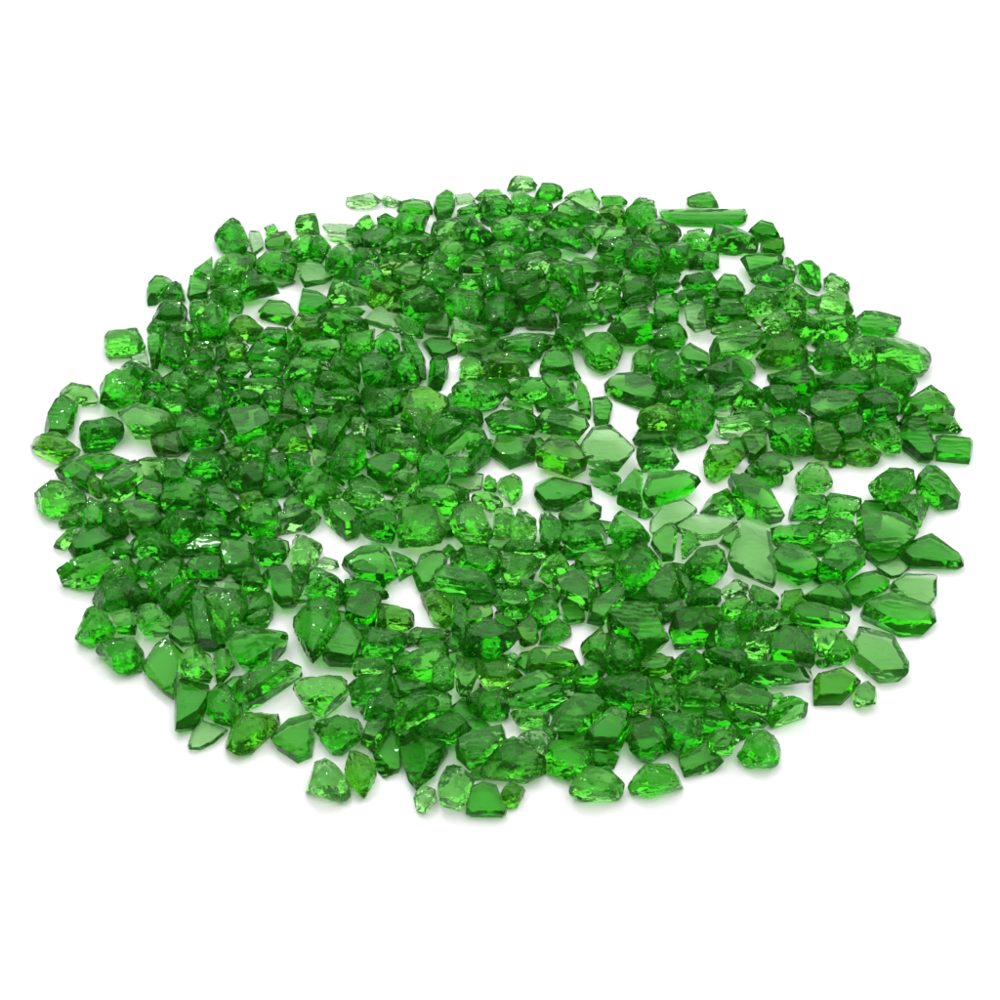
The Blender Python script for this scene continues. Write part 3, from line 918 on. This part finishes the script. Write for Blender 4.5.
# ------------------------------------------------------------------ let chips that sit on others rest on top of them
CELL = 0.001; hm = {}
def cells(poly):
    x0 = int(min(p[0] for p in poly)/CELL)-1; x1 = int(max(p[0] for p in poly)/CELL)+1
    y0 = int(min(p[1] for p in poly)/CELL)-1; y1 = int(max(p[1] for p in poly)/CELL)+1
    return [(i, j) for i in range(x0, x1+1) for j in range(y0, y1+1) if inside(((i+.5)*CELL, (j+.5)*CELL), poly)]
order = sorted(range(len(chips)), key=lambda i: -chips[i].area)
for i in order:
    c = chips[i]; c.base = c.z0 = 0.0019 if buried(c.cx, c.cy, 20) else 0.0; grow(c, i+1)
    cs = cells(c.foot); hit = [hm[q] for q in cs if q in hm]
    if cs and len(hit) > 0.45*len(cs):
        c.z0 = max(c.base, sum(hit)/len(hit)*0.7)
        bpy.data.meshes.remove(c.me); grow(c, i+1); cs = cells(c.foot)
    for q in cs: hm[q] = max(hm.get(q, 0), c.z0+c.h)

# ------------------------------------------------------------------ which are things, and what they are called
things = sorted(order, key=lambda i: (-(chips[i].area+(300 if chips[i].lab else 0))))[:300]
things = [chips[i] for i in things]
TW = {'p': 'pale', 'l': 'light green', 'g': 'mid green', 'd': 'dark green', 'b': 'vivid green', 'o': 'yellow-green'}
FW = {'f': 'flat chip', 'n': 'lump', 'w': 'wedge', 's': 'sliver'}
marks = [c for c in things if c.lab]
def direction(dx, dy):
    a = math.degrees(math.atan2(-dy, dx)) % 360
    return ['right of', 'above and right of', 'directly above', 'above and left of', 'left of', 'below and left of', 'directly below', 'below and right of'][int((a+22.5)//45) % 8]
used = set(); ORD = ['', 'second ', 'third ', 'fourth ', 'fifth ']
def size_word(c): return 'large ' if c.area > 1050 else ('small ' if c.area < 480 else '')
def short(s): return s.split(',')[0] if len(s.split()) > 9 else s
for c in marks: c.label = c.lab; used.add(c.lab)
rest = [c for c in things if not c.lab]
# nearest first, so that "second" is really farther off than the unnumbered one
cand = []
for c in rest:
    ms = sorted(marks, key=lambda m: (m.cx-c.cx)**2+(m.cy-c.cy)**2)[:3]
    c.near = ms; cand.append((((ms[0].cx-c.cx)**2+(ms[0].cy-c.cy)**2), c))
cand.sort(key=lambda t: t[0])
for _, c in cand:
    done = False
    for o in ORD:
        for m in c.near:
            kind = f"{size_word(c)}{TW[c.tone]} {FW[c.form]}"
            lab = f"{o}{kind} {direction(c.cx-m.cx, c.cy-m.cy)} the {m.lab}"
            key = (f"{TW[c.tone]} {FW[c.form]}", direction(c.cx-m.cx, c.cy-m.cy), m.lab, o)
            if len(lab.split()) <= 16 and key not in used:
                used.add(key); c.label = lab; done = True; break
            if o == '' and key in used: continue
        if done: break
    if not done: c.label = f"{TW[c.tone]} {FW[c.form]} near the {c.near[0].lab}"; print('UNRESOLVED', c.label)

for c in things:
    o = bpy.data.objects.new('glass_chip', c.me); col.objects.link(o)
    o.location = (c.ctr.x, c.ctr.y, c.z0)
    o['label'] = c.label; o['category'] = 'glass chip'; o['group'] = 'green glass chips in the spread'

# the remaining smallest chips and the crumbs between: one mesh
ts = set(id(c) for c in things)
small = [c for c in chips if id(c) not in ts]
for j, f in enumerate(fill):
    f.z0 = 0.0019 if not f.flat and buried(f.cx, f.cy, 16) else 0.0; grow(f, 1000+j)
    small.append(f)
allm = bmesh.new(); keys = list(MATS)
for c in small:
    n0 = len(allm.verts); f0 = len(allm.faces)
    allm.from_mesh(c.me); allm.verts.ensure_lookup_table(); allm.faces.ensure_lookup_table()
    for v in allm.verts[n0:]: v.co += Vector((c.ctr.x, c.ctr.y, c.z0))
    mi = [k for k in keys if MATS[k] == c.me.materials[0]][0]
    for fc in allm.faces[f0:]: fc.material_index = keys.index(mi)
    bpy.data.meshes.remove(c.me)
me = bpy.data.meshes.new('glass_crumbs'); allm.to_mesh(me); allm.free()
for k in keys: me.materials.append(MATS[k])
o = bpy.data.objects.new('glass_crumbs', me); col.objects.link(o)
o['label'] = 'tiny green glass crumbs filling the spaces between the larger chips'; o['category'] = 'glass crumbs'; o['kind'] = 'stuff'
print('traced', len(chips), 'things', len(things), 'crumbs', len(small))

# ------------------------------------------------------------------ light
w = bpy.data.worlds.new('World'); sc.world = w; w.use_nodes = True
wn = w.node_tree; bg = wn.nodes['Background']; bg.inputs['Strength'].default_value = 0.32
bg.inputs['Color'].default_value = (1, 1, 1, 1)
def area(name, loc, size, power, color=(1, 1, 1)):
    l = bpy.data.lights.new(name, 'AREA'); l.shape = 'RECTANGLE'; l.size, l.size_y = size; l.energy = power; l.color = color
    o = bpy.data.objects.new(name, l); col.objects.link(o); o.location = loc
    o.rotation_euler = (-Vector(loc)).to_track_quat('-Z', 'Y').to_euler()
    return o
area('ceiling_softbox', (0.1, 0.2, 1.1), (2.2, 2.2), 32.0)
area('ceiling_lamp', (-0.35, 0.75, 0.95), (0.05, 0.05), 2.0, (0.92, 0.96, 1.0))
area('added_glint_light', (0.9, 0.6, 0.8), (0.07, 0.1), 1.1)  # small lamp added for glints on the glass, not a window

# ------------------------------------------------------------------ render
sc.render.engine = 'CYCLES'
cy = sc.cycles
cy.max_bounces = 16; cy.transmission_bounces = 14; cy.glossy_bounces = 6; cy.diffuse_bounces = 3; cy.volume_bounces = 0
cy.transparent_max_bounces = 8
cy.caustics_refractive = True; cy.caustics_reflective = False
cy.sample_clamp_indirect = 4; cy.sample_clamp_direct = 0
cy.blur_glossy = 0.5
vs = sc.view_settings
sc.display_settings.display_device = 'sRGB'
vs.view_transform = 'Standard'; vs.look = 'None'; vs.gamma = 1; vs.exposure = 0; vs.use_curve_mapping = False
